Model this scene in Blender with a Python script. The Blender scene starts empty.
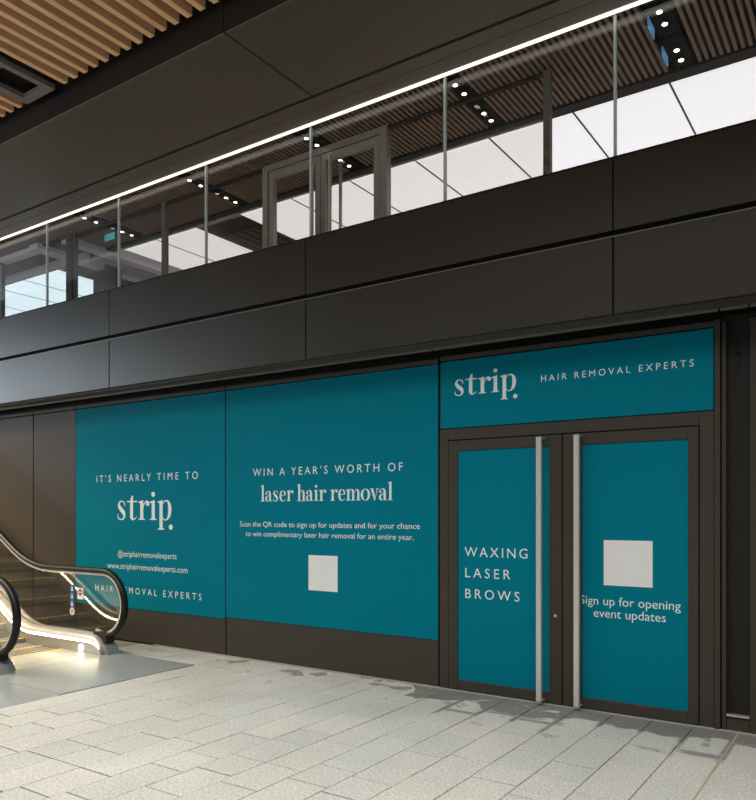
import bpy, math, random
from mathutils import Vector
random.seed(7)
S = bpy.context.scene
COL = S.collection
# ------------------------------------------------------------------ camera
cam_d = bpy.data.cameras.new('camera'); cam = bpy.data.objects.new('camera', cam_d); COL.objects.link(cam)
cam.location = (0, 0, 1.6)
cam.rotation_euler = (math.radians(90), 0, math.atan(508/752))
cam_d.sensor_fit = 'HORIZONTAL'; cam_d.sensor_width = 36; cam_d.lens = 36*752/756
cam_d.shift_y = 112/756; cam_d.clip_end = 200
S.camera = cam
# ------------------------------------------------------------------ world, lights, exposure
wd = bpy.data.worlds.new('world'); S.world = wd; wd.use_nodes = True
bg = wd.node_tree.nodes['Background']; bg.inputs[0].default_value = (.86, .93, 1, 1); bg.inputs[1].default_value = .22
def area(name, loc, rot, sx, sy, power, colr, spread=180):
    d = bpy.data.lights.new(name, 'AREA'); d.shape = 'RECTANGLE'; d.size = sx; d.size_y = sy; d.energy = power; d.color = colr; d.spread = math.radians(spread)
    o = bpy.data.objects.new(name, d); COL.objects.link(o); o.location = loc; o.rotation_euler = rot
    return o
area('concourse_ceiling_light', (-3.4, 2.2, 5.36), (0, 0, 0), 13.0, 2.2, 395, (1, .975, .92), 130)
area('added_slat_fill', (-4.5, -4.0, 2.6), (math.radians(155), 0, 0), 8.0, 1.0, 250, (1, .9, .8), 125)  # added fill lamp out of view, brightens the slats and soffit
area('daylight_from_entrance', (-17.5, -.6, 4.2), (0, math.radians(-90), 0), 2.4, 9.0, 430, (.74, .87, 1))
area('escalator_downlight', (-12.0, 2.9, 5.28), (0, 0, 0), 2.6, 1.2, 460, (1, .76, .48), 118)
S.view_settings.view_transform = 'Standard'; S.view_settings.look = 'None'
S.view_settings.exposure = 0.0; S.view_settings.gamma = 1; S.view_settings.use_curve_mapping = False

# ------------------------------------------------------------------ helpers
WO = {}
class MB:
    def __init__(s): s.v = []; s.f = []
    def poly(s, pts):
        n = len(s.v); s.v += [tuple(p) for p in pts]; s.f.append(tuple(range(n, n+len(pts)))); return s
    def box(s, x0, x1, y0, y1, z0, z1):
        n = len(s.v)
        s.v += [(x0,y0,z0),(x1,y0,z0),(x1,y1,z0),(x0,y1,z0),(x0,y0,z1),(x1,y0,z1),(x1,y1,z1),(x0,y1,z1)]
        for f in ((0,3,2,1),(4,5,6,7),(0,1,5,4),(1,2,6,5),(2,3,7,6),(3,0,4,7)): s.f.append(tuple(n+i for i in f))
        return s
    def bev(s, x0, x1, y0, y1, z0, z1, b, ax):
        """box whose face towards ax ('-y', '-z' or '+z') has a chamfered rim"""
        if ax == '+z': P = [((x0,y0),(x1,y0),(x1,y1),(x0,y1)), lambda p, t: (p[0], p[1], (z0, z1-b, z1)[t])]
        if ax == '-z': P = [((x0,y1),(x1,y1),(x1,y0),(x0,y0)), lambda p, t: (p[0], p[1], (z1, z0+b, z0)[t])]
        if ax == '-y': P = [((x0,z0),(x1,z0),(x1,z1),(x0,z1)), lambda p, t: (p[0], (y1, y0+b, y0)[t], p[1])]
        c, fn = P
        cx = (c[0][0]+c[2][0])/2; cy = (c[0][1]+c[2][1])/2
        n = len(s.v)
        for t in range(3):
            for p in c:
                q = p if t < 2 else (p[0]+(b if p[0] < cx else -b), p[1]+(b if p[1] < cy else -b))
                s.v.append(fn(q, t))
        s.f.append((n+3,n+2,n+1,n)); s.f.append((n+8,n+9,n+10,n+11))
        for t in range(2):
            for i in range(4):
                j = (i+1) % 4; s.f.append((n+4*t+i, n+4*t+j, n+4*t+4+j, n+4*t+4+i))
        return s
    def cyl(s, c, r, d, n=20, ax='y', r2=None):
        r2 = r if r2 is None else r2; k = len(s.v)
        for t, rr in ((0, r), (1, r2)):
            for i in range(n):
                a = 2*math.pi*i/n; u, w = rr*math.cos(a), rr*math.sin(a)
                if ax == 'y': s.v.append((c[0]+u, c[1]+t*d, c[2]+w))
                elif ax == 'z': s.v.append((c[0]+u, c[1]+w, c[2]+t*d))
                else: s.v.append((c[0]+t*d, c[1]+u, c[2]+w))
        s.f.append(tuple(range(k, k+n))); s.f.append(tuple(range(k+2*n-1, k+n-1, -1)))
        for i in range(n):
            j = (i+1) % n; s.f.append((k+i, k+n+i, k+n+j, k+j))
        return s
    def strip(s, rows, close=False, caps=True):
        """rows: list of equal length rings joined one to the next"""
        k = len(s.v); m = len(rows[0])
        for r in rows: s.v += [tuple(p) for p in r]
        for a in range(len(rows)-1):
            for i in range(m if close else m-1):
                j = (i+1) % m; s.f.append((k+a*m+i, k+a*m+j, k+(a+1)*m+j, k+(a+1)*m+i))
        if close and caps:
            s.f.append(tuple(k+i for i in range(m-1, -1, -1))); s.f.append(tuple(k+(len(rows)-1)*m+i for i in range(m)))
        return s
    def prism_xz(s, pts, y0, y1):
        n = len(pts); k = len(s.v)
        s.v += [(x, y0, z) for x, z in pts] + [(x, y1, z) for x, z in pts]
        s.f.append(tuple(range(k, k+n))); s.f.append(tuple(range(k+2*n-1, k+n-1, -1)))
        for i in range(n):
            j = (i+1) % n; s.f.append((k+i, k+n+i, k+n+j, k+j))
        return s
    def build(s, name, mat, parent=None, smooth=False, origin=None):
        xs, ys, zs = zip(*s.v)
        o = Vector(origin) if origin else Vector(((min(xs)+max(xs))/2, (min(ys)+max(ys))/2, min(zs)))
        me = bpy.data.meshes.new(name)
        me.from_pydata([(x-o.x, y-o.y, z-o.z) for x, y, z in s.v], [], s.f)
        if mat: me.materials.append(mat)
        if smooth: me.polygons.foreach_set('use_smooth', [True]*len(me.polygons))
        me.update()
        import bmesh
        bm = bmesh.new(); bm.from_mesh(me); bmesh.ops.recalc_face_normals(bm, faces=bm.faces); bm.to_mesh(me); bm.free()
        return place(name, me, o, parent)
def place(name, me, at, parent=None):
    ob = bpy.data.objects.new(name, me); COL.objects.link(ob)
    WO[ob.name] = Vector(at)
    if parent: ob.parent = parent; ob.location = Vector(at) - WO[parent.name]
    else: ob.location = at
    return ob
def tag(o, label=None, cat=None, group=None, kind=None):
    if label: o['label'] = label
    if cat: o['category'] = cat
    if group: o['group'] = group
    if kind: o['kind'] = kind
    return o
def empty(name, at, label, cat, group=None, kind=None):
    return tag(place(name, None, Vector(at)), label, cat, group, kind)
def B(name, mat, parent, *b): return MB().box(*b).build(name, mat, parent)

# ------------------------------------------------------------------ materials
def mat(name, col, rough=.5, metal=0, spec=.5, noise=None, bump=None, emit=0):
    m = bpy.data.materials.new(name); m.use_nodes = True; nt = m.node_tree; n = nt.nodes; p = n['Principled BSDF']
    p.inputs['Base Color'].default_value = (*col, 1); p.inputs['Roughness'].default_value = rough
    p.inputs['Metallic'].default_value = metal; p.inputs['Specular IOR Level'].default_value = spec
    if noise:
        sc, amt = noise
        g = n.new('ShaderNodeNewGeometry'); t = n.new('ShaderNodeTexNoise'); t.inputs['Scale'].default_value = sc; t.inputs['Detail'].default_value = 5
        nt.links.new(g.outputs['Position'], t.inputs['Vector'])
        mp = n.new('ShaderNodeMapRange'); mp.inputs[3].default_value = 1-amt; mp.inputs[4].default_value = 1+amt
        nt.links.new(t.outputs['Fac'], mp.inputs[0])
        mx = n.new('ShaderNodeVectorMath'); mx.operation = 'SCALE'; mx.inputs[0].default_value = col
        nt.links.new(mp.outputs[0], mx.inputs['Scale']); nt.links.new(mx.outputs[0], p.inputs['Base Color'])
        mr = n.new('ShaderNodeMapRange'); mr.inputs[3].default_value = rough*.85; mr.inputs[4].default_value = min(1, rough*1.15)
        nt.links.new(t.outputs['Fac'], mr.inputs[0]); nt.links.new(mr.outputs[0], p.inputs['Roughness'])
    if emit: p.inputs['Emission Color'].default_value = (*col, 1); p.inputs['Emission Strength'].default_value = emit
    return m
def glass(name, tint, refl=1.5, haze=0):
    m = bpy.data.materials.new(name); m.use_nodes = True; nt = m.node_tree; n = nt.nodes; n.remove(n['Principled BSDF'])
    tr = n.new('ShaderNodeBsdfTransparent'); tr.inputs[0].default_value = (*tint, 1)
    gl = n.new('ShaderNodeBsdfGlossy'); gl.inputs['Roughness'].default_value = .0; gl.inputs[0].default_value = (1, 1, 1, 1)
    lw = n.new('ShaderNodeLayerWeight'); lw.inputs[0].default_value = .5
    pw = n.new('ShaderNodeMath'); pw.operation = 'POWER'; pw.inputs[1].default_value = 5; nt.links.new(lw.outputs['Facing'], pw.inputs[0])
    f0 = ((refl-1)/(refl+1))**2
    fr = n.new('ShaderNodeMath'); fr.operation = 'MULTIPLY_ADD'; fr.inputs[1].default_value = 1-f0; fr.inputs[2].default_value = f0; nt.links.new(pw.outputs[0], fr.inputs[0])
    mx = n.new('ShaderNodeMixShader'); nt.links.new(fr.outputs[0], mx.inputs[0]); nt.links.new(tr.outputs[0], mx.inputs[1]); nt.links.new(gl.outputs[0], mx.inputs[2])
    out = mx
    if haze:
        df = n.new('ShaderNodeBsdfDiffuse'); df.inputs[0].default_value = (.55, .53, .5, 1)
        m2 = n.new('ShaderNodeMixShader'); m2.inputs[0].default_value = haze
        nt.links.new(mx.outputs[0], m2.inputs[1]); nt.links.new(df.outputs[0], m2.inputs[2]); out = m2
    nt.links.new(out.outputs[0], n['Material Output'].inputs[0])
    return m
M = {}
M['bronze'] = mat('dark_bronze_metal', (.052, .044, .034), .55, .0, .22, (1.3, .12))
M['bronze_dk'] = mat('dark_bronze_recess', (.014, .0125, .011), .6, 0, .3)
M['fascia'] = mat('bronze_fascia_metal', (.042, .0375, .029), .37, .3, .5, (.9, .1))
M['soffit'] = mat('bronze_soffit_metal', (.095, .078, .057), .4, .2, .5, (.9, .1))
M['dframe0'] = mat('pale_lip_and_glint', (.2, .19, .175), .4, .3)  # soffit lip, and the painted glint along the channel edge
M['black'] = mat('black_gap', (.006, .006, .006), .8, 0, .2)
M['umber'] = mat('shaded_umber_board', (.012, .007, .005), .6, 0, .3)  # shade on the soffit's front edge is put into this dark brown
M['teal'] = mat('teal_vinyl', (.0, .176, .25), .65, 0, .05, (2.0, .03))
M['ink'] = mat('off_white_vinyl', (.68, .8, .82), .5)
M['white'] = mat('white_sticker', (.78, .78, .77), .5)
M['steel'] = mat('brushed_steel', (.66, .63, .58), .36, .4, .5, (30, .06))
M['silver'] = mat('silver_deck_metal', (.46, .44, .41), .36, .6, .5, (6, .06))
M['plate'] = mat('landing_plate_metal', (.31, .335, .335), .3, .1, .5, (5, .12))
M['rubber'] = mat('black_handrail_rubber', (.009, .009, .009), .4, 0, .35)
M['step'] = mat('step_grey_aluminium', (.2, .19, .17), .45, .3, .5)
M['yellow'] = mat('yellow_safety_paint', (.75, .5, .05), .5)
M['led'] = mat('warm_led', (1, .84, .55), .5, emit=17.0)
M['led2'] = mat('warm_handrail_led', (1, .84, .55), .5, emit=6.0)
M['ledw'] = mat('ceiling_led', (1, .94, .84), .5, emit=1.25)
M['comblight'] = mat('comb_light_glow', (.86, .93, 1), .5, emit=7)
M['spot'] = mat('spot_glow', (1, .97, .92), .5, emit=6)
M['lum'] = mat('luminous_panel', (.93, .935, 1.0), .5, emit=.86)
M['lumb'] = mat('blue_reflection_glow', (.68, .86, 1.0), .5, emit=1.4)  # glow added in place of reflections in the left upper glass
M['paleb'] = mat('pale_reflection_and_dots', (.75, .76, .88), .6)
M['blue'] = mat('blue_sign_face', (.08, .3, .62), .4, emit=.35)
M['exit'] = mat('exit_sign_face', (.05, .45, .48), .4, emit=.7)
M['stickblue'] = mat('blue_sticker', (.05, .09, .3), .5)
M['stickred'] = mat('red_sticker', (.6, .03, .03), .5)
M['stickpink'] = mat('pale_pink_sticker', (.75, .6, .55), .5)
M['sand'] = mat('sand_movement_joint', (.40, .33, .2), .9, 0, .2, (20, .15))
M['pale'] = mat('pale_upper_floor', (.7, .66, .6), .5, 0, .3)
M['edge'] = mat('pale_glass_edge', (.55, .6, .6), .3, 0, .5)
M['kerb'] = mat('pale_threshold', (.40, .385, .35), .7, 0, .3)
M['glass_up'] = glass('smoky_window_glass', (.93, .925, .91), 1.5)
M['glass_in'] = glass('inner_window_glass', (.96, .945, .92), 1.5)
M['glass_esc'] = glass('escalator_glass', (.96, .97, .96), 1.7)
M['greywall'] = mat('grey_upper_wall', (.16, .15, .145), .6, 0, .3)
M['woodwall'] = mat('wood_upper_wall', (.30, .19, .12), .5, 0, .3)

def wood(name, base, dark):
    m = bpy.data.materials.new(name); m.use_nodes = True; nt = m.node_tree; n = nt.nodes; p = n['Principled BSDF']
    g = n.new('ShaderNodeNewGeometry'); oi = n.new('ShaderNodeObjectInfo')
    ad = n.new('ShaderNodeVectorMath'); ad.operation = 'ADD'
    cb = n.new('ShaderNodeCombineXYZ'); ml = n.new('ShaderNodeMath'); ml.operation = 'MULTIPLY'; ml.inputs[1].default_value = 40
    nt.links.new(oi.outputs['Random'], ml.inputs[0]); nt.links.new(ml.outputs[0], cb.inputs[1])
    nt.links.new(g.outputs['Position'], ad.inputs[0]); nt.links.new(cb.outputs[0], ad.inputs[1])
    mp = n.new('ShaderNodeMapping'); mp.inputs['Scale'].default_value = (22, 1.6, 22); nt.links.new(ad.outputs[0], mp.inputs[0])
    t = n.new('ShaderNodeTexNoise'); t.inputs['Scale'].default_value = 1.5; t.inputs['Detail'].default_value = 6; t.inputs['Distortion'].default_value = .6
    nt.links.new(mp.outputs[0], t.inputs[0])
    cr = n.new('ShaderNodeValToRGB'); cr.color_ramp.elements[0].position = .3; cr.color_ramp.elements[1].position = .7
    cr.color_ramp.elements[0].color = (*dark, 1); cr.color_ramp.elements[1].color = (*base, 1)
    nt.links.new(t.outputs['Fac'], cr.inputs[0]); nt.links.new(cr.outputs[0], p.inputs['Base Color'])
    p.inputs['Roughness'].default_value = .5
    return m
M['wood'] = wood('oak_slat', (.80, .50, .29), (.62, .36, .18))
M['wood_dk'] = wood('dark_oak_slat', (.25, .17, .11), (.18, .115, .075))

def stone():
    m = bpy.data.materials.new('granite_paver'); m.use_nodes = True; nt = m.node_tree; n = nt.nodes; p = n['Principled BSDF']; L = nt.links.new
    g = n.new('ShaderNodeNewGeometry'); oi = n.new('ShaderNodeObjectInfo')
    def noise(sc, det=3, dis=0):
        t = n.new('ShaderNodeTexNoise'); t.inputs['Scale'].default_value = sc; t.inputs['Detail'].default_value = det; t.inputs['Distortion'].default_value = dis
        L(g.outputs['Position'], t.inputs['Vector']); return t
    def math_(op, a, b=None, cl=False):
        q = n.new('ShaderNodeMath'); q.operation = op; q.use_clamp = cl
        for i, v in enumerate((a, b)):
            if v is None: continue
            if isinstance(v, (int, float)): q.inputs[i].default_value = v
            else: L(v, q.inputs[i])
        return q.outputs[0]
    def rng(v, a, b, c, d, smooth=False):
        q = n.new('ShaderNodeMapRange'); q.inputs[1].default_value = a; q.inputs[2].default_value = b; q.inputs[3].default_value = c; q.inputs[4].default_value = d
        if smooth: q.interpolation_type = 'SMOOTHSTEP'
        L(v, q.inputs[0]); return q.outputs[0]
    tint = n.new('ShaderNodeValToRGB'); e = tint.color_ramp.elements
    e[0].color = (.505, .50, .455, 1); e[1].color = (.565, .54, .495, 1)
    x = tint.color_ramp.elements.new(.5); x.color = (.53, .53, .485, 1)
    L(oi.outputs['Random'], tint.inputs[0])
    sp = rng(noise(60, 6).outputs['Fac'], .3, .7, .72, 1.25)
    big = rng(noise(1.1, 3).outputs['Fac'], .3, .7, .9, 1.08)
    # pale flecks
    v = n.new('ShaderNodeTexVoronoi'); v.inputs['Scale'].default_value = 9; L(g.outputs['Position'], v.inputs['Vector'])
    fl = rng(v.outputs['Distance'], .06, .13, .6, 0)
    # wet stain creeping out from the shopfront (y = 5.98)
    sx = n.new('ShaderNodeSeparateXYZ'); L(g.outputs['Position'], sx.inputs[0])
    d = math_('SUBTRACT', 5.98, sx.outputs[1])
    ns = noise(2.6, 4, .5).outputs['Fac']
    reach = rng(sx.outputs[0], -4.2, -3.3, -.12, .36, True)
    wet = math_('ADD', math_('SUBTRACT', math_('MULTIPLY', math_('SUBTRACT', ns, .5), 1.3), d), reach)
    wet = rng(wet, 0, .06, 0, 1, True)
    # separate blotches along the hoarding
    ns2 = noise(3.4, 3, .3).outputs['Fac']
    bl = math_('SUBTRACT', ns2, math_('ADD', .56, math_('MULTIPLY', d, .14)))
    bl = rng(bl, 0, .03, 0, .8, True)
    near = rng(d, .75, 1.0, 1, 0)
    bl = math_('MULTIPLY', bl, near)
    # damp edges along the joints in front of the doors
    tc = n.new('ShaderNodeTexCoord'); sg = n.new('ShaderNodeSeparateXYZ'); L(tc.outputs['Generated'], sg.inputs[0])
    ex = math_('MULTIPLY', math_('MINIMUM', sg.outputs[0], math_('SUBTRACT', 1, sg.outputs[0])), .30)
    ey = math_('MULTIPLY', math_('MINIMUM', sg.outputs[1], math_('SUBTRACT', 1, sg.outputs[1])), .38)
    ed = rng(math_('MINIMUM', ex, ey), .012, .034, 1, 0, True)
    zone = math_('ADD', math_('SUBTRACT', math_('MULTIPLY', math_('SUBTRACT', noise(1.5, 2).outputs['Fac'], .5), 2.2), d), rng(sx.outputs[0], -4.2, -2.6, -.4, .75, True))
    ed = math_('MULTIPLY', ed, rng(zone, 0, .25, 0, .85, True))
    st = math_('MAXIMUM', math_('MAXIMUM', wet, bl), ed)
    val = math_('MULTIPLY', math_('MULTIPLY', sp, big), rng(st, 0, 1, 1, .42))
    sc = n.new('ShaderNodeVectorMath'); sc.operation = 'SCALE'; L(tint.outputs[0], sc.inputs[0]); L(val, sc.inputs['Scale'])
    mx = n.new('ShaderNodeMix'); mx.data_type = 'RGBA'; L(fl, mx.inputs[0]); L(sc.outputs[0], mx.inputs[6]); mx.inputs[7].default_value = (.72, .7, .66, 1)
    L(mx.outputs[2], p.inputs['Base Color'])
    L(rng(st, 0, 1, .62, .4), p.inputs['Roughness']); p.inputs['Specular IOR Level'].default_value = .35
    bp = n.new('ShaderNodeBump'); bp.inputs['Strength'].default_value = .25; bp.inputs['Distance'].default_value = .004
    L(noise(45, 5).outputs['Fac'], bp.inputs['Height']); L(bp.outputs[0], p.inputs['Normal'])
    return m
M['stone'] = stone()
def joint():
    m = mat('mortar_joint', (.3, .29, .26), .9, 0, .2); nt = m.node_tree; n = nt.nodes; L = nt.links.new
    g = n.new('ShaderNodeNewGeometry'); sx = n.new('ShaderNodeSeparateXYZ'); L(g.outputs['Position'], sx.inputs[0])
    t = n.new('ShaderNodeTexNoise'); t.inputs['Scale'].default_value = 1.7; L(g.outputs['Position'], t.inputs['Vector'])
    a = n.new('ShaderNodeMath'); a.operation = 'MULTIPLY_ADD'; a.inputs[1].default_value = 2.2; L(t.outputs['Fac'], a.inputs[0]); L(sx.outputs[1], a.inputs[2])
    r = n.new('ShaderNodeMapRange'); r.inputs[1].default_value = 6.1; r.inputs[2].default_value = 6.5; L(a.outputs[0], r.inputs[0])
    rx = n.new('ShaderNodeMapRange'); rx.inputs[1].default_value = -4.2; rx.inputs[2].default_value = -3.2; L(sx.outputs[0], rx.inputs[0])
    mu = n.new('ShaderNodeMath'); mu.operation = 'MULTIPLY'; L(r.outputs[0], mu.inputs[0]); L(rx.outputs[0], mu.inputs[1])
    mx = n.new('ShaderNodeMix'); mx.data_type = 'RGBA'; L(mu.outputs[0], mx.inputs[0]); mx.inputs[6].default_value = (.33, .32, .29, 1); mx.inputs[7].default_value = (.09, .085, .075, 1)
    L(mx.outputs[2], n['Principled BSDF'].inputs['Base Color'])
    return m
M['joint'] = joint()

# ================================================================== THE SETTING
# ---- floor: mortar bed with granite pavers laid in courses that run away from the shopfront
floor = tag(MB().box(-20, 6, -8, 6.2, -.3, -.016).build('floor', M['joint']), 'pale grey granite paved concourse floor in front of the shop', 'floor', kind='structure')
known = {0: (5.30, 4.68), 1: (5.22, 4.80), 2: (5.26, 4.64, 4.36), 3: (5.48, 4.745, 4.36, 4.095), 4: (5.44, 5.0, 4.38), 5: (5.49, 5.21, 4.79), 6: (5.36, 4.9), 7: (5.55, 4.98), 8: (5.77, 5.28)}
def paver(x0, x1, y0, y1):
    dz = random.uniform(-.0015, .0015)
    MB().bev(x0+.003, x1-.003, y0+.0055, y1-.0055, -.05, dz, .003, '+z').build('paver', M['stone'], floor)
for k in range(-5, 17):
    x1 = -.885-.30*k; x0 = x1-.30
    ys = [5.965] + list(known.get(k, ()))
    if len(ys) == 1: ys.append(5.965-random.choice((.25, .4, .55, .7)))
    while ys[-1] > 1.7: ys.append(ys[-1]-random.choice((.3, .4, .5, .6, .75)))
    for a, b in zip(ys[:-1], ys[1:]): paver(x0, x1, b, a)
for k in range(17, 22):                                     # strip between landing plate and wall
    x1 = -.885-.30*k; paver(x1-.3, x1, 5.46, 5.965)
for k in range(17, 21):
    x1 = -.885-.30*k
    for a, b in ((3.1, 2.5), (2.5, 2.0)): paver(x1-.3, x1, b, a)
B('movement_joint', M['sand'], floor, -.893, -.877, 1.5, 5.965, -.04, .001)
tag(MB().box(-7.3, 1.5, 5.965, 6.0, -.05, .006).build('trim_1', M['kerb']), 'thin pale threshold strip at the foot of the shopfront', 'threshold', kind='structure')

# ---- lower wall: hoarding of dark bronze metal panels
WY = 6.0
wall = tag(MB().box(-20, 4, 6.06, 6.2, -.05, 3.3).build('wall_front', M['bronze_dk']), 'dark bronze metal clad shopfront wall under the bulkhead', 'wall', kind='structure')
edges = [-16.8, -14.0, -11.85, -9.855, -8.865, -6.10, -3.38]
for a, b in zip(edges[:-1], edges[1:]):
    MB().bev(a+.008, b-.008, WY, 6.08, .004, 2.95, .004, '-y').build('metal_panel', M['bronze'], wall)
    MB().bev(a+.006, b-.006, WY-.012, 6.08, 2.957, 3.0, .003, '-y').build('head_strip', M['bronze'], wall)
MB().bev(-3.365, -1.02, WY-.012, 6.08, 2.972, 3.012, .003, '-y').build('head_strip', M['bronze'], wall)

# ---- door surround
sur = empty('trim_2', (-2.2, 5.99, 0), 'dark bronze metal surround framing the teal double doors', 'door frame', kind='structure')
MB().bev(-3.366, -3.276, 5.985, 6.07, .006, 2.348, .003, '-y').build('jamb', M['bronze'], sur)
MB().bev(-1.152, -1.05, 5.985, 6.07, .006, 2.348, .003, '-y').build('jamb', M['bronze'], sur)
MB().bev(-3.276, -1.152, 5.985, 6.07, 2.248, 2.348, .003, '-y').build('head_rail', M['bronze'], sur)
MB().bev(-1.046, -1.008, 5.97, 6.07, .006, 3.012, .003, '-y').build('edge_post', M['bronze'], sur)

# ---- pilaster to the right of the doors
pil = tag(MB().box(-1.0, 1.5, 6.03, 6.08, .0, 3.05).build('wall_right', M['bronze_dk']), 'dark recessed pilaster panel with plinth right of the doors', 'wall', kind='structure')
for x in (-1.0, -.812, .45):
    MB().bev(x, x+.03 if x < -.9 else x+.06, 5.985, 6.06, .0, 3.0, .003, '-y').build('upright', M['bronze'], pil)
MB().bev(-.968, -.814, 5.99, 6.06, .0, .105, .004, '-y').build('plinth', M['bronze'], pil)
MB().bev(-.968, -.814, 5.975, 6.06, .107, .122, .004, '-y').build('plinth_cap', M['silver'], pil)
MB().bev(-.75, .45, 6.0, 6.06, .0, .105, .004, '-y').build('plinth', M['bronze'], pil)
MB().bev(.52, 1.5, 6.0, 6.06, .0, 2.99, .004, '-y').build('panel', M['bronze'], pil)
for z in (2.87, 2.83, 2.76, 2.68, 2.63):
    MB().cyl((-.892, 6.022, z), .008 if z != 2.76 else .014, .01, 12).build('fixing_hole', M['black'], pil)

# ---- bulkhead between the two storeys
FY = 5.62
bulk = tag(MB().box(-20, 4, FY+.045, 6.06, 3.075, 4.23).build('wall_bulkhead', M['black']), 'long dark bronze bulkhead of two rows of metal panels between storeys', 'wall', kind='structure')
fx = [-19.68, -16.67, -13.67, -10.66, -7.655, -4.64, -1.685, 1.3, 3.9]
for a, b in zip(fx[:-1], fx[1:]):
    MB().bev(a+.004, b-.004, FY, FY+.05, 3.70, 4.235, .003, '-y').build('fascia_panel', M['fascia'], bulk)
    MB().bev(a+.004, b-.004, FY, FY+.05, 3.075, 3.655, .006, '-y').build('fascia_panel', M['fascia'], bulk)
B('channel_edge_glint', M['dframe0'], bulk, -20, 4, FY-.003, FY+.02, 3.648, 3.656)  # panel edge catching the light, drawn as an added pale strip
B('soffit_board', M['soffit'], bulk, -20, 4, FY+.05, 5.85, 3.065, 3.076)
sof = [-20, -14, -8.86, -6.08, -3.37, -.995, -.80, 4]
for a, b in zip(sof[:-1], sof[1:]):
    MB().box(a+.008, b-.008, 5.852, 5.864, 3.045, 3.078).build('soffit_lip', M['dframe0'], bulk)
B('coping', M['bronze_dk'], bulk, -20, 4, FY-.004, FY+.03, 4.236, 4.246)

# ---- upper soffit, slatted concourse ceiling
soff = tag(MB().box(-20, 4, 4.16, 5.66, 5.33, 5.75).build('ceiling_soffit', M['black']), 'wide dark metal soffit running above the upper windows', 'ceiling', kind='structure')
sx = [-19.25, -16.25, -10.24, -4.235, 1.77, 3.9]
for a, b in zip(sx[:-1], sx[1:]):
    MB().bev(a+.006, b-.006, 4.15, 5.215, 5.30, 5.34, .005, '-z').build('soffit_panel', M['soffit'], soff)
    MB().box(a+.004, b-.004, 4.14, 4.162, 5.305, 5.74).build('edge_board', M['umber'], soff)
B('band_panel', M['soffit'], soff, -20, 4, 5.255, 5.395, 5.305, 5.34)
B('band_panel', M['soffit'], soff, -20, 4, 5.402, 5.572, 5.305, 5.34)
B('light_strip', M['ledw'], soff, -20, 4, 5.582, 5.603, 5.293, 5.34)
ceil = tag(MB().box(-20, 4, -8, 4.14, 5.60, 5.75).build('ceiling', M['black']), 'black concourse ceiling hung with oak slats', 'ceiling', kind='structure')
slat_me = None
n_slat = 0
xs_ = [-6.135+.1475*i for i in range(0, 60)] + [-6.86-.1475*i for i in range(0, 22)]
for x in xs_:
    if x > 2.6: continue
    if slat_me is None:
        o = MB().bev(x-.028, x+.028, 1.2, 4.05, 5.47, 5.545, .002, '-z').build('ceiling_slat', M['wood'], ceil); slat_me = o.data
        off = WO[o.name]-Vector((x, 0, 0))
    else: place('ceiling_slat', slat_me, off+Vector((x, 0, 0)), ceil)
fix = empty('ceiling_fixture', (-6.51, 3.2, 5.45), 'dark rectangular ceiling service slot with grey frame between oak slats', 'ceiling fixture')
B('frame_rail', M['greywall'], fix, -6.735, -6.655, 2.2, 4.037, 5.455, 5.50)
B('frame_rail', M['greywall'], fix, -6.35, -6.285, 2.2, 4.037, 5.455, 5.50)
B('frame_end', M['greywall'], fix, -6.655, -6.35, 3.96, 4.037, 5.455, 5.50)
B('recess_panel', M['black'], fix, -6.735, -6.285, 2.2, 4.037, 5.56, 5.60)
B('baffle', M['greywall'], fix, -6.655, -6.35, 3.5, 3.62, 5.50, 5.56)

# ================================================================== UPSTAIRS
CZ = 5.40
ceil2 = tag(MB().box(-20, 4, 5.66, 12, 5.50, 5.7).build('ceiling_upper', M['black']), 'dark slatted ceiling behind the upper windows', 'ceiling', kind='structure')
sl = MB(); x = -19.5
TR = [-1.42, -3.16, -4.86, -6.58, -8.54]
while x < 3.5:
    if not any(abs(x-t) < .1 for t in TR): sl.box(x-.014, x+.014, 5.67, 6.78, CZ, CZ+.06)
    x += .055
tag(sl.build('slat', M['wood_dk'], ceil2), kind='stuff')
B('edge_band', M['bronze_dk'], ceil2, -20, 4, 6.79, 6.93, CZ-.02, CZ+.08)
tag(MB().box(-20, 4, 5.67, 12, 3.55, 3.68).build('floor_upper', M['pale']), 'pale upper storey floor slab hidden behind the bulkhead', 'floor', kind='structure')
tag(MB().box(-20, 4, 11.8, 12, 3.6, 5.6).build('wall_back', M['greywall']), 'grey rear wall of the upper storey', 'wall', kind='structure')
def lumstrip(x0, x1, seams, y1, m, label):
    t = empty('luminous_ceiling', ((x0+x1)/2, 7.9, CZ), label, 'ceiling light')
    ed = [x0]+[s for s in seams if x0 < s < x1]+[x1]
    for a, b in zip(ed[:-1], ed[1:]): MB().bev(a+.006, b-.006, 6.95, y1, CZ, CZ+.05, .004, '-z').build('diffuser', m, t)
    for q in ed[1:-1]: B('seam_strip', M['greywall'], t, q-.009, q+.009, 6.95, y1, CZ-.004, CZ+.002)
    B('frame', M['silver'], t, x0, x1, 6.935, 6.948, CZ-.004, CZ+.05)
    return t
lumstrip(-6.84, 3.6, [-6.85+.877*i for i in range(1, 13)], 10.5, M['lum'], 'long white luminous ceiling strip behind the upper windows, running to the right edge')
lumstrip(-9.145, -7.735, [-8.44], 8.6, M['lum'], 'square white luminous ceiling panel behind the upper windows, left of the upper door')
lumstrip(-14.5, -10.9, [-13.5, -12.5, -11.7], 9.0, M['lumb'], 'bluish glowing panel standing in for reflections at the far left of the upper windows')  # glowing panel added in place of blurred window reflections
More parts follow.
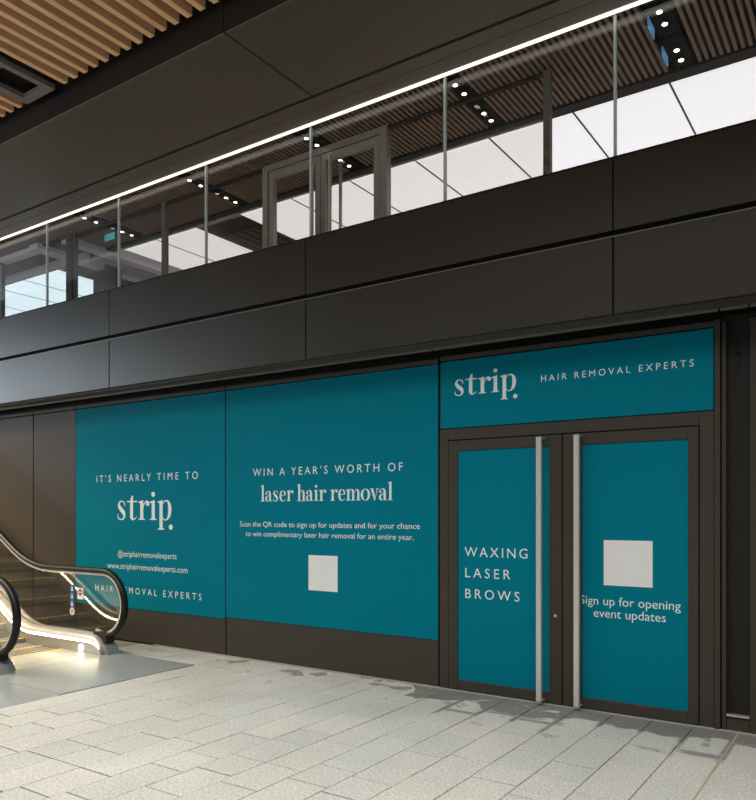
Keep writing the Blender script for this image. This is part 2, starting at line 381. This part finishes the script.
for i, (x0, x1, y0, y1) in enumerate(((-14.5, -9.7, 6.70, 6.80), (-10.12, -9.92, 6.1, 9.5), (-9.5, -9.32, 6.2, 9.5), (-14, -10.1, 6.15, 6.27))):  # blurred reflections in the glass, built as added pale bars
    lab = ('pale lavender beam standing in for a reflection alongside the bluish glowing panel', 'left of two pale cross beams standing in for reflections by the dark upper column', 'right of two pale cross beams standing in for reflections by the dark upper column', 'pale beam standing in for a reflection over the leftmost inner window')[i]
    tag(MB().box(x0, x1, y0, y1, CZ-.07, CZ+.11).build('reflection_beam', M['paleb']), lab, 'beam')
tag(MB().box(-10.2, -9.9, 7.2, 7.5, 3.68, 5.40).build('wall_column', M['greywall']), 'dark grey square column behind the left upper windows', 'column', kind='structure')
tag(MB().box(-9.6, -7.9, 9.4, 9.6, 3.68, 5.40).build('wall_timber', M['woodwall']), 'brown timber clad wall deep behind the upper windows', 'wall', kind='structure')
lab = ['track of spotlights at the far right of the upper ceiling', 'track of spotlights right of the upper door', 'track of spotlights above the upper door', 'track of spotlights left of the upper door', 'track of spotlights beside the exit sign']
for t, l in zip(TR, lab):
    e = empty('spotlight_track', (t, 6.2, CZ), 'black ceiling '+l, 'spotlights', 'spotlight tracks on the upper ceiling')
    B('housing', M['black'], e, t-.075, t+.075, 5.68, 6.78, CZ+.005, CZ+.05)
    for y in (5.90, 6.07, 6.47, 6.63):
        h = MB().cyl((t, y, CZ-.02), .028, .03, 14, 'z').build('spot_head', M['bronze_dk'], e)
        MB().cyl((t, y, CZ-.024), .021, .005, 14, 'z').build('lens', M['spot'], h)
for y, l in ((5.98, 'nearer of two small blue hanging signs by the far right spotlights'), (6.42, 'farther of two small blue hanging signs by the far right spotlights')):
    e = empty('hanging_sign', (-1.50, y, 5.27), l, 'sign')
    B('face', M['blue'], e, -1.506, -1.496, y-.09, y+.09, 5.29, 5.37)
    B('hanger', M['bronze_dk'], e, -1.503, -1.499, y-.004, y+.004, 5.37, CZ+.02)
    B('mark', M['ink'], e, -1.4955, -1.4945, y-.05, y-.01, 5.315, 5.345)
e = empty('exit_sign', (-8.73, 6.42, 5.2), 'small teal green exit sign hanging near the left upper ceiling', 'sign')
B('face', M['exit'], e, -8.83, -8.63, 6.41, 6.425, 5.29, 5.375)
B('hanger', M['bronze_dk'], e, -8.735, -8.725, 6.413, 6.42, 5.375, CZ+.02)
B('pictogram', M['ink'], e, -8.80, -8.765, 6.407, 6.409, 5.305, 5.36)
B('arrow', M['ink'], e, -8.74, -8.66, 6.407, 6.409, 5.325, 5.34)

# outer glazing
w1 = tag(MB().box(-20, 4, FY+.045, FY+.075, 4.23, 4.26).build('window_1', M['bronze_dk']), 'frameless glass screen standing on the bulkhead below the light strip', 'window', kind='structure')
gj = [-16.35, -14.88, -13.41, -11.94, -10.48, -9.01, -7.545, -6.07, -4.62, -3.14, -1.685, -.21, 1.26, 2.73]
for a, b in zip(gj[:-1], gj[1:]):
    B('pane', M['glass_up'], w1, a+.006, b-.006, FY+.052, FY+.066, 4.26, 5.335)
for g in gj: B('joint_strip', M['edge'], w1, g-.010, g+.010, FY+.046, FY+.072, 4.26, 5.335)
st = MB(); x = -12
while x < 3: st.cyl((x, FY+.046, 4.262),   .011, .003, 8); x += .118
tag(st.build('dot_marking', M['paleb'], w1), kind='stuff')
# inner glazing
IY = 6.2
w2 = tag(MB().box(-16, -2.40, IY-.02, IY+.02, 5.375, 5.41).build('window_2', M['bronze_dk']), 'inner shop window glazing with dark mullions behind the glass screen', 'window', kind='structure')
mul = [-16, -14.5, -12.7, -11, -9.19, -7.35, -5.70]
for a, b in zip(mul[:-1], mul[1:]): B('pane', M['glass_in'], w2, a+.03, b-.03, IY-.006, IY+.006, 3.7, 5.375)
B('pane', M['glass_in'], w2, -4.06, -2.44, IY-.006, IY+.006, 3.7, 5.375)
for g in mul[:-1]+[-2.42]: B('mullion', M['greywall'], w2, g-.03, g+.03, IY-.03, IY+.03, 3.7, 5.40)
B('column_cladding', M['bronze'], w2, -9.32, -9.19, IY-.05, IY+.05, 3.7, 5.40)
d3 = empty('door_3', (-4.88, IY, 3.7), 'grey framed glass double door behind the upper glass screen', 'door', kind='structure')
M['barpale'] = mat('pale_bar_metal', (.8, .77, .7), .35, .2)
M['dframe'] = mat('upper_door_frame', (.36, .35, .32), .45, .2)
for x0, x1 in ((-5.70, -5.625), (-4.145, -4.06)): B('jamb', M['dframe'], d3, x0, x1, IY-.04, IY+.04, 3.7, 5.40)
B('head_rail', M['dframe'], d3, -5.625, -4.145, IY-.04, IY+.04, 5.335, 5.40)
for x0, x1, hx in ((-5.615, -4.90, -4.958), (-4.89, -4.155, -4.722)):
    lf = B('door_leaf', M['dframe'], d3, x0, x0+.065, IY-.03, IY+.03, 3.7, 5.325)
    B('stile', M['dframe'], lf, x1-.065, x1, IY-.03, IY+.03, 3.7, 5.325)
    B('rail', M['dframe'], lf, x0+.065, x1-.065, IY-.03, IY+.03, 5.255, 5.325)
    B('pane', M['glass_in'], lf, x0+.065, x1-.065, IY-.005, IY+.005, 3.7, 5.255)
    MB().cyl((hx, IY-.09, 3.9), .018, 1.36, 12, 'z').build('pull_handle', M['barpale'], lf, True)
    MB().cyl((hx, IY+.09, 3.9), .018, 1.36, 12, 'z').build('pull_handle', M['barpale'], lf, True)

# ================================================================== LETTERING
def bake(verts, faces, name, parent, y, m):
    xs, zs = [v[0] for v in verts], [v[1] for v in verts]
    o = Vector(((min(xs)+max(xs))/2, y, min(zs)))
    me = bpy.data.meshes.new(name); me.from_pydata([(p[0]-o.x, p[2] if len(p) > 2 else 0, p[1]-o.z) for p in verts], [], faces); me.materials.append(m); me.update()
    return place(name, me, o, parent)
def sans(txt, x0, x1, z, cap, parent, y, tracked=True, bold=0):
    cu = bpy.data.curves.new('t', 'FONT'); cu.body = txt; cu.size = cap/.727; cu.resolution_u = 3; cu.offset = bold
    ob = bpy.data.objects.new('t', cu); COL.objects.link(ob)
    def ev():
        bpy.context.view_layer.update(); dg = bpy.context.evaluated_depsgraph_get()
        return bpy.data.meshes.new_from_object(ob.evaluated_get(dg))
    def ext(me): xs = [v.co.x for v in me.vertices]; return min(xs), max(xs)
    W = x1-x0
    if tracked:
        a = ext(ev()); cu.space_character = 1.6; b = ext(ev())
        wa, wb = a[1]-a[0], b[1]-b[0]
        cu.space_character = max(.8, 1+.6*(W-wa)/(wb-wa))
    me = ev(); a, b = ext(me); k = W/(b-a)
    vs = [(x0+(v.co.x-a)*k, z+v.co.y) for v in me.vertices]; fs = [tuple(p.vertices) for p in me.polygons]
    bpy.data.objects.remove(ob); bpy.data.meshes.remove(me)
    if cap < .08: return tag(bake(vs, fs, 'lettering', parent, y, M['ink']), kind='stuff')
    top = list(range(len(vs)))                                 # one object for every letter: union of faces that share vertices
    def root(i):
        while top[i] != i: i = top[i]
        return i
    for f in fs:
        for i in f[1:]: top[root(i)] = root(f[0])
    isl = {}
    for f in fs: isl.setdefault(root(f[0]), []).append(f)
    for fl in isl.values():
        ids = sorted({i for f in fl for i in f}); mp = {i: k for k, i in enumerate(ids)}
        bake([vs[i] for i in ids], [tuple(mp[i] for i in f) for f in fl], 'letter', parent, y, M['ink'])
def spline(pts, n=9):
    P = [pts[0]]+list(pts)+[pts[-1]]; out = []
    for i in range(1, len(P)-2):
        for j in range(n):
            t = j/n; out.append(tuple(.5*(2*b+(c-a)*t+(2*a-5*b+4*c-d)*t*t+(3*b-a-3*c+d)*t**3) for a, b, c, d in zip(P[i-1], P[i], P[i+1], P[i+2])))
    return out+[tuple(pts[-1])]
class G:
    """one serif letter: strokes with changing width, stems, serifs, dots; x-height 1"""
    def __init__(s, adv): s.adv = adv; s.v = []; s.f = []; s.n = 0
    def stroke(s, pts):
        q = spline(pts); k = len(s.v); s.n += 1
        for i, (x, y, w) in enumerate(q):
            a, b = q[max(0, i-1)], q[min(len(q)-1, i+1)]; dx, dy = b[0]-a[0], b[1]-a[1]; l = math.hypot(dx, dy) or 1
            nx, ny = -dy/l*w/2, dx/l*w/2
            s.v += [(x+nx, y+ny, s.n), (x-nx, y-ny, s.n)]
        for i in range(len(q)-1): s.f.append((k+2*i, k+2*i+1, k+2*i+3, k+2*i+2))
        return s
    def pg(s, *pts): s.n += 1; k = len(s.v); s.v += [(p[0], p[1], s.n) for p in pts]; s.f.append(tuple(range(k, k+len(pts)))); return s
    def dot(s, x, y, r): return s.pg(*[(x+r*math.cos(a*math.pi/10), y+r*math.sin(a*math.pi/10)) for a in range(20)])
    def foot(s, xc, half, y, t=.05): return s.pg((xc-half, y), (xc+half, y), (xc+half, y+t*.6), (xc+half*.5, y+t*1.6), (xc-half*.5, y+t*1.6), (xc-half, y+t*.6))
    def stem(s, x0, x1, y0, y1, foot=True, flag=True):
        s.pg((x0, y0), (x1, y0), (x1, y1+.03), (x0, y1-.08))
        if flag: s.pg((x0-.13, y1-.10), (x1, y1-.22), (x1, y1+.03), (x0-.13, y1-.05))
        if foot: s.foot((x0+x1)/2, (x1-x0)/2+.13, y0)
        return s
def glyphs(T):
    g = {}; th = .05
    s = G(.82); s.stroke([(.62,.72,.03),(.60,.90,.07),(.44,.985,.05),(.27,.95,.09),(.19,.77,T*.75),(.33,.57,T*1.05),(.52,.40,T*1.05),(.60,.22,T*.72),(.52,.05,.09),(.34,.01,.05),(.16,.08,.07),(.10,.30,.03)]); g['s'] = s
    t = G(.84); t.pg((.24,.12),(.24+T,.12),(.24+T,1.30),(.24+T*.55,1.26),(.24,1.0)).pg((.02,.93),(.76,.93),(.76,1.0),(.02,1.0)).stroke([(.24+T/2,.22,T),(.27+T/2,.08,T*.8),(.45,.02,.10),(.60,.05,.06),(.74,.16,.03)]); g['t'] = t
    r = G(.86); r.stem(.18,.18+T,0,1).stroke([(.17+T,.62,.03),(.26+T,.86,.06),(.40+T,.97,.08),(.54+T,.93,.1)]).dot(.50+T,.85,.125); g['r'] = r
    i = G(.58); i.stem(.17,.17+T,0,1).dot(.17+T/2,1.33,.135); g['i'] = i
    p = G(1.12); p.stem(.17,.17+T,-.5,1).stroke([(.16+T,.80,.03),(.30+T,.96,.06),(.46+T,.98,.08),(.61+T,.84,T*.8),(.66+T,.53,T*1.02),(.60+T,.20,T*.8),(.44+T,.02,.07),(.28+T,.02,.05),(.16+T,.14,.03)]); g['p'] = p
    l = G(.56); l.stem(.15,.15+T,0,1.55); g['l'] = l
    a = G(.92); a.stroke([(.13,.70,.10),(.17,.88,.08),(.36,.985,.05),(.53,.92,T*.7),(.60,.70,T),(.60,.30,T),(.62,.10,T*.8),(.74,.02,.06),(.86,.10,.03)]).dot(.17,.74,.11).stroke([(.58,.60,.03),(.38,.53,.06),(.19,.40,T*.8),(.15,.22,T*.95),(.24,.05,T*.6),(.38,.03,.05),(.56,.16,.03)]); g['a'] = a
    e = G(.88); e.pg((.16,.53),(.74,.53),(.74,.59),(.16,.59)).stroke([(.73,.56,.12),(.68,.80,T*.7),(.52,.96,.08),(.40,.985,.05),(.24,.86,T*.7),(.17,.50,T),(.24,.16,T*.8),(.44,.01,.08),(.60,.04,.05),(.76,.22,.03)]); g['e'] = e
    h = G(1.02); h.stem(.15,.15+T,0,1.55).stroke([(.14+T,.70,.03),(.28+T,.93,.06),(.42+T,.97,.09),(.54+T,.82,T*.9),(.555+T,.60,T),(.555+T,.0,T)]).foot(.555+T,T/2+.12,0); g['h'] = h
    m = G(1.56); m.stem(.15,.15+T,0,1)
    for o in (0, .54): m.stroke([(.14+T+o,.70,.03),(.28+T+o,.93,.06),(.40+T+o,.97,.09),(.52+T+o,.82,T*.9),(.54+T+o,.60,T),(.54+T+o,.0,T)]).foot(.54+T+o,T/2+.11,0)
    g['m'] = m
    o = G(.98); o.stroke([(.48+.36*math.cos(q)*1.0, .5+.485*math.sin(q), .05+(T-.03)*abs(math.cos(q))**1.5) for q in [math.pi*2*k/16 for k in range(17)]]); g['o'] = o
    v = G(.86); v.pg((.06,1.0),(.06+T*1.15,1.0),(.52,.18),(.46,-.02),(.42,-.02)).pg((.42,-.02),(.47,-.02),(.76,1.0),(.70,1.0)).foot(.17,.20,.95,.05).foot(.73,.13,.95,.05); g['v'] = v
    g[' '] = G(.42)
    d = G(.3); d.dot(.08,-.36,.135); g['.'] = d
    return g
def serif(txt, x0, x1, z, xh, T, parent, y, kern=0):
    g = glyphs(T); pen = 0; run = []
    for c in txt:
        q = g[c]
        if c == '.': pen -= .22
        run.append((q, pen)); pen += q.adv+kern
    xs = [p[0]+o for q, o in run for p in q.v]; a = min(xs); b = max(xs); w = (x1-x0)/(b-a)
    for q, o in run:                                           # every letter is its own part
        if q.v: bake([(x0+(p[0]+o-a)*w, z+p[1]*xh, -.00025*p[2]) for p in q.v], q.f, 'letter', parent, y, M['ink'])

# ================================================================== TEAL GRAPHICS
GY = 5.992
def graphic(name, label, cat, x0, x1, z0, z1, y0=GY):
    return tag(MB().bev(x0, x1, y0, WY if y0 == GY else y0+.03, z0, z1, .0015, '-y').build(name, M['teal']), label, cat)
TY = GY-.002
g1 = graphic('wall_graphic', 'teal vinyl wall graphic beside the escalator announcing an opening', 'poster', -8.857, -6.108, .408, 2.948)
sans("IT\u2019S NEARLY TIME TO", -8.415, -6.54, 1.98, .092, g1, TY)
serif('strip.', -7.99, -6.965, 1.505, .232, .225, g1, TY, -.03)
sans('@striphairremovalexperts', -7.985, -6.90, 1.045, .076, g1, TY, False)
sans('www.striphairremovalexperts.com', -8.19, -6.71, .89, .076, g1, TY, False)
sans('HAIR REMOVAL EXPERTS', -8.44, -6.48, .59, .082, g1, TY)
g2 = graphic('wall_graphic', 'large teal vinyl wall graphic between escalator poster and doors, about a prize', 'poster', -6.092, -3.388, .430, 2.948)
sans("WIN A YEAR\u2019S WORTH OF", -5.68, -3.765, 1.987, .085, g2, TY)
serif('laser hair removal', -5.565, -3.876, 1.713, .112, .225, g2, TY, -.02)
sans('Scan the QR code to sign up for updates and for your chance', -5.876, -3.578, 1.442, .058, g2, TY, False)
sans('to win complimentary laser hair removal for an entire year.', -5.786, -3.645, 1.338, .058, g2, TY, False)
B('blank_sticker', M['white'], g2, -4.905, -4.533, TY-.001, GY, .80, 1.16)
g3 = graphic('shop_sign', 'teal sign panel with a logo above the double doors', 'sign', -3.362, -1.056, 2.356, 2.958)
serif('strip.', -3.215, -2.608, 2.643, .141, .225, g3, TY, -.03)
sans('HAIR REMOVAL EXPERTS', -2.397, -1.193, 2.692, .056, g3, TY)
B('shadow_gap', M['black'], sur, -3.37, -1.046, 6.001, 6.07, 2.33, 2.98)

# ================================================================== DOORS
def leaf(name, label, x0, x1, gx0, gx1, hx, texts, sticker=None):
    d = empty(name, ((x0+x1)/2, 5.99, .012), label, 'door', kind='structure')
    z0, z1, gz0, gz1 = .012, 2.24, .100, 2.147
    MB().bev(x0, gx0, 5.978, 6.03, z0, z1, .003, '-y').build('stile', M['bronze'], d)
    MB().bev(gx1, x1, 5.978, 6.03, z0, z1, .003, '-y').build('stile', M['bronze'], d)
    MB().bev(gx0, gx1, 5.978, 6.03, gz1, z1, .003, '-y').build('rail', M['bronze'], d)
    MB().bev(gx0, gx1, 5.978, 6.03, z0, gz0, .003, '-y').build('rail', M['bronze'], d)
    g = B('glass_panel', M['teal'], d, gx0, gx1, 5.988, 6.02, gz0, gz1)
    for t in texts: sans(*t[:5], g, 5.986, t[5])
    if sticker: B('blank_sticker', M['white'], g, sticker[0], sticker[1], 5.985, 5.988, sticker[2], sticker[3])
    h = MB().bev(hx, hx+.046, 5.885, 5.915, .03, 2.222, .006, '-y').build('pull_handle', M['steel'], d)
    for z in (.03, 2.21): MB().box(hx+.002, hx+.044, 5.913, 5.979, z, z+.012).build('bracket', M['steel'], h)
    return d
d1 = leaf('door_1', 'left leaf of the teal double doors listing treatments', -3.270, -2.214, -3.178, -2.322, -2.402,
     [('WAXING', -3.112, -2.515, 1.205, .088, True), ('LASER', -3.105, -2.672, 1.02, .088, True), ('BROWS', -3.105, -2.588, .835, .088, True)])
lk = MB().cyl((-2.266, 5.970, .742), .012, .01, 16).build('lock', M['steel'], d1)
B('keyhole', M['black'], lk, -2.2675, -2.2645, 5.9685, 5.9705, .737, .75)
leaf('door_2', 'right leaf of the teal double doors with a white sticker', -2.204, -1.158, -2.045, -1.232, -2.083,
     [('Sign up for opening', -2.062, -1.284, .856, .073, False), ('event updates', -1.950, -1.392, .758, .073, False)], (-1.868, -1.490, 1.016, 1.376))

# ================================================================== ESCALATOR
T30 = math.tan(math.radians(30))
def inc(x, z0, xs, R):
    """height of a line that is flat at z0 and bends into a 30 degree climb left of xs"""
    d = xs-x
    if d <= 0: return z0
    if d < R*.5: return z0+R-math.sqrt(R*R-d*d)
    return z0+R*(1-math.cos(math.radians(30)))+(d-R*.5)*T30
XE = -13.2
esc = empty('escalator', (-9.5, 4.78, 0), 'silver escalator with glass balustrades and black handrails climbing left', 'escalator')
FARY, NEARY = 5.35, 4.10
cxn, czn, rn = -7.387, .556, .375
path = []
for k in range(0, 21):
    a = math.radians(-112+k*(202/20)); path.append((cxn+rn*math.cos(a), czn+rn*math.sin(a)))
x = cxn-.15
while x > XE: path.append((x, inc(x, czn+rn, -8.44, 1.6))); x -= .15
def normals(p):
    out = []
    for i in range(len(p)):
        a, b = p[max(0, i-1)], p[min(len(p)-1, i+1)]; dx, dz = b[0]-a[0], b[1]-a[1]; l = math.hypot(dx, dz); out.append((dz/l, -dx/l))
    return out
NRM = normals(path)
deck_top = lambda x: inc(x, .215, -8.6, 1.1)
for Yc, sgn in ((FARY, -1), (NEARY, 1)):           # sgn: direction towards the steps
    rows = []; rows2 = []
    for (px, pz), (nx, nz) in zip(path, NRM):
        rows.append([(px+nx*u, Yc+w, pz+nz*u) for u, w in [(.032*math.sin(q), .042*math.cos(q)) for q in [2*math.pi*i/12 for i in range(12)]]])
        rows2.append([(px+nx*u, Yc+w, pz+nz*u) for u, w in ((-.034, -.016), (-.034, .016), (-.056, .016), (-.056, -.016))])
    MB().strip(rows, True).build('handrail', M['rubber'], esc, True)
    MB().strip(rows2, True).build('handrail_guide', M['steel'], esc)
    MB().strip([[(p[0]-.057*q[0], Yc-.012, p[1]-.057*q[1]), (p[0]-.057*q[0], Yc+.012, p[1]-.057*q[1])] for p, q in zip(path[24:], NRM[24:])]).build('handrail_light', M['led2'], esc)
    # glass
    inner = [(px-nx*.05, pz-nz*.05) for (px, pz), (nx, nz) in zip(path, NRM)]
    def pane(pts): MB().prism_xz(pts, Yc-.005, Yc+.005).build('balustrade_glass', M['glass_esc'], esc)
    first = [p for p in inner if p[0] > -8.425]
    low = [p for p in first if p[1] >= .2]
    pane(low+[(-8.425, .9), (-8.425, deck_top(-8.425)-.005), (-8.0, .21), (-7.45, .2)])
    xa = -8.438
    while xa > XE+.3:
        xb = max(xa-1.4, XE+.1); n = 8
        top = [(xa+(xb-xa)*i/n, inc(xa+(xb-xa)*i/n, czn+rn, -8.44, 1.6)-.05) for i in range(n+1)]
        bot = [(q[0], deck_top(q[0])-.005) for q in reversed(top)]
        pane(top+bot); xa = xb-.012
    # inner deck and skirt with rounded nose, outer deck
    xs = [-7.262, -7.266, -7.275, -7.29, -7.32, -7.36, -7.41, -7.47, -7.56]+[-7.7-.12*i for i in range(int((-7.7-XE)/.12))]
    nose = lambda x: math.sqrt(max(0, 1-((x+7.5)/.24)**2)) if x > -7.5 else 1
    IN = Yc+sgn*.13; OUT = Yc-sgn*.09
    f = lambda x, z0, xo: max(.002, inc(x, z0, xo, 1.1)*nose(x))
    tp = lambda x, w: x
    MB().strip([[(tp(x, 1), Yc+sgn*.01, f(x, .205, -8.6)), (tp(x, .8), Yc+sgn*.04, f(x, .215, -8.6)), (tp(x, .35), Yc+sgn*.09, f(x, .200, -8.6)), (tp(x, .05), IN-sgn*.01, f(x, .170, -8.6)), (x, IN, f(x, .150, -8.6))] for x in xs]).build('inner_deck', M['silver'], esc, True)
    MB().strip([[(x, IN+sgn*.001, f(x, .149, -8.6)), (x, IN+sgn*.004, f(x, .135, -8.6)), (x, IN+sgn*.001, f(x, .122, -8.6))] for x in xs[3:]]).build('light_strip', M['led'], esc)
    MB().strip([[(x, IN, f(x, .122, -8.6)), (x, IN, max(-.05, f(x, .122, -8.6)-.30 if x < -8.6 else -.05))] for x in xs]).build('skirt_panel', M['silver'], esc)
    MB().strip([[(tp(x, 1), Yc-sgn*.01, f(x, .205, -8.6)), (tp(x, 1), OUT, f(x, .19, -8.6)), (tp(x, 1), OUT, max(-.05, f(x, .19, -8.6)-.9 if x < -8.6 else -.05))] for x in xs]).build('outer_cladding', M['bronze'] if sgn == 1 else M['silver'], esc)
    # boot where the handrail enters the newel
    bx = path[0][0]; bz = path[0][1]
    MB().prism_xz([(-7.56, .12), (-7.48, .235), (-7.33, .255), (-7.26, .21), (-7.27, .13), (-7.37, .10)], Yc-.06, Yc+.06).build('handrail_boot', M['rubber'], esc)
    MB().prism_xz([(-7.54, -.05), (-7.52, .14), (-7.33, .13), (-7.24, .09), (-7.19, .0), (-7.185, -.05)], Yc-.09, Yc+.075).build('newel_base', M['silver'], esc)
    MB().cyl((-7.62, IN+sgn*.002, .05), .038, .008*sgn, 20).build('comb_light', M['comblight'], esc)
# steps
YI0, YI1 = NEARY+.135, FARY-.135
xstep = -7.95; z = -.002; k = 0
def rise(k): return (0, 0, .05, .15, .22)[k] if k < 5 else .231
while xstep > XE+.2:
    z += rise(k)
    s_ = MB().box(xstep-.40, xstep-.003, YI0, YI1, z-.02, z).build('step', M['step'], esc)
    rb = MB()
    for i in range(14):
        yy = YI0+.02+i*(YI1-YI0-.04)/13; rb.box(xstep-.395, xstep-.04, yy-.010, yy+.010, z, z+.006)
    rb.build('tread_ribs', M['step'], s_)
    B('yellow_edge', M['yellow'], s_, xstep-.035, xstep-.004, YI0, YI1, z, z+.007)
    B('riser', M['step'], s_, xstep-.012, xstep-.004, YI0, YI1, z-.25, z-.02)
    xstep -= .405; k += 1
B('comb_plate', M['plate'], esc, -7.93, -7.27, YI0, YI1, -.05, .004)
B('comb_cover', M['plate'], esc, -7.27, -7.185, NEARY+.08, FARY-.08, -.05, .003)
B('comb_edge', M['yellow'], esc, -7.952, -7.932, YI0, YI1, -.05, .006)
B('landing_stripe', M['yellow'], esc, -7.56, -7.535, YI0, YI1, .004, .0055)
tag(MB().bev(-7.18, -6.0, 3.905, 5.445, -.05, .003, .002, '+z').build('landing_plate', M['plate']), 'smooth grey metal landing plate at the foot of the escalator', 'floor plate')
tag(MB().bev(-7.9, -5.97, 2.0, 3.895, -.05, .003, .002, '+z').build('landing_plate', M['plate']), 'grey metal floor plate nearer the camera, at the left edge', 'floor plate')
MB().prism_xz([(-8.9, -.05), (-8.9, 0), (XE, deck_top(XE)-.5), (XE, deck_top(XE)-1.1), (-9.6, -.05)], NEARY-.05, FARY+.05).build('truss', M['bronze_dk'], esc)
# safety stickers on the far glass
SY = FARY-.0075
pk = MB().prism_xz([(-7.995, 0.416), (-7.945, 0.416), (-7.945, 0.702), (-7.995, 0.702)], SY, SY+.002).build('sticker_strip', M['stickblue'], esc)
for zc, m in ((0.697, 'stickblue'), (0.608, 'stickblue'), (0.519, 'stickblue'), (0.427, 'stickpink')):
    o = MB().cyl((-7.970, SY-.002, zc), .046, .002, 18).build('sticker', M[m] if m != 'stickblue' else M['stickblue'], pk)
    if m == 'stickblue':
        MB().cyl((-7.970, SY-.004, zc+.016), .009, .001, 10).prism_xz([(-7.985, zc-.028), (-7.953, zc-.028), (-7.957, zc+.006), (-7.981, zc+.006)], SY-.004, SY-.003).build('pictogram', M['ink'], pk)
    else:
        MB().prism_xz([(-7.980, zc-.02), (-7.960, zc-.02), (-7.960, zc+.022), (-7.980, zc+.022)], SY-.004, SY-.003).build('pictogram', M['greywall'], pk)
rs = MB().prism_xz([(-7.868, 0.578), (-7.760, 0.578), (-7.760, 0.712), (-7.868, 0.712)], SY, SY+.002).build('warning_sticker', M['white'], esc)
MB().cyl((-7.814, SY-.002, 0.660), .040, .001, 18).build('red_disc', M['stickred'], rs)
MB().prism_xz([(-7.842, 0.654), (-7.786, 0.654), (-7.786, 0.667), (-7.842, 0.667)], SY-.004, SY-.003).build('bar', M['white'], rs)
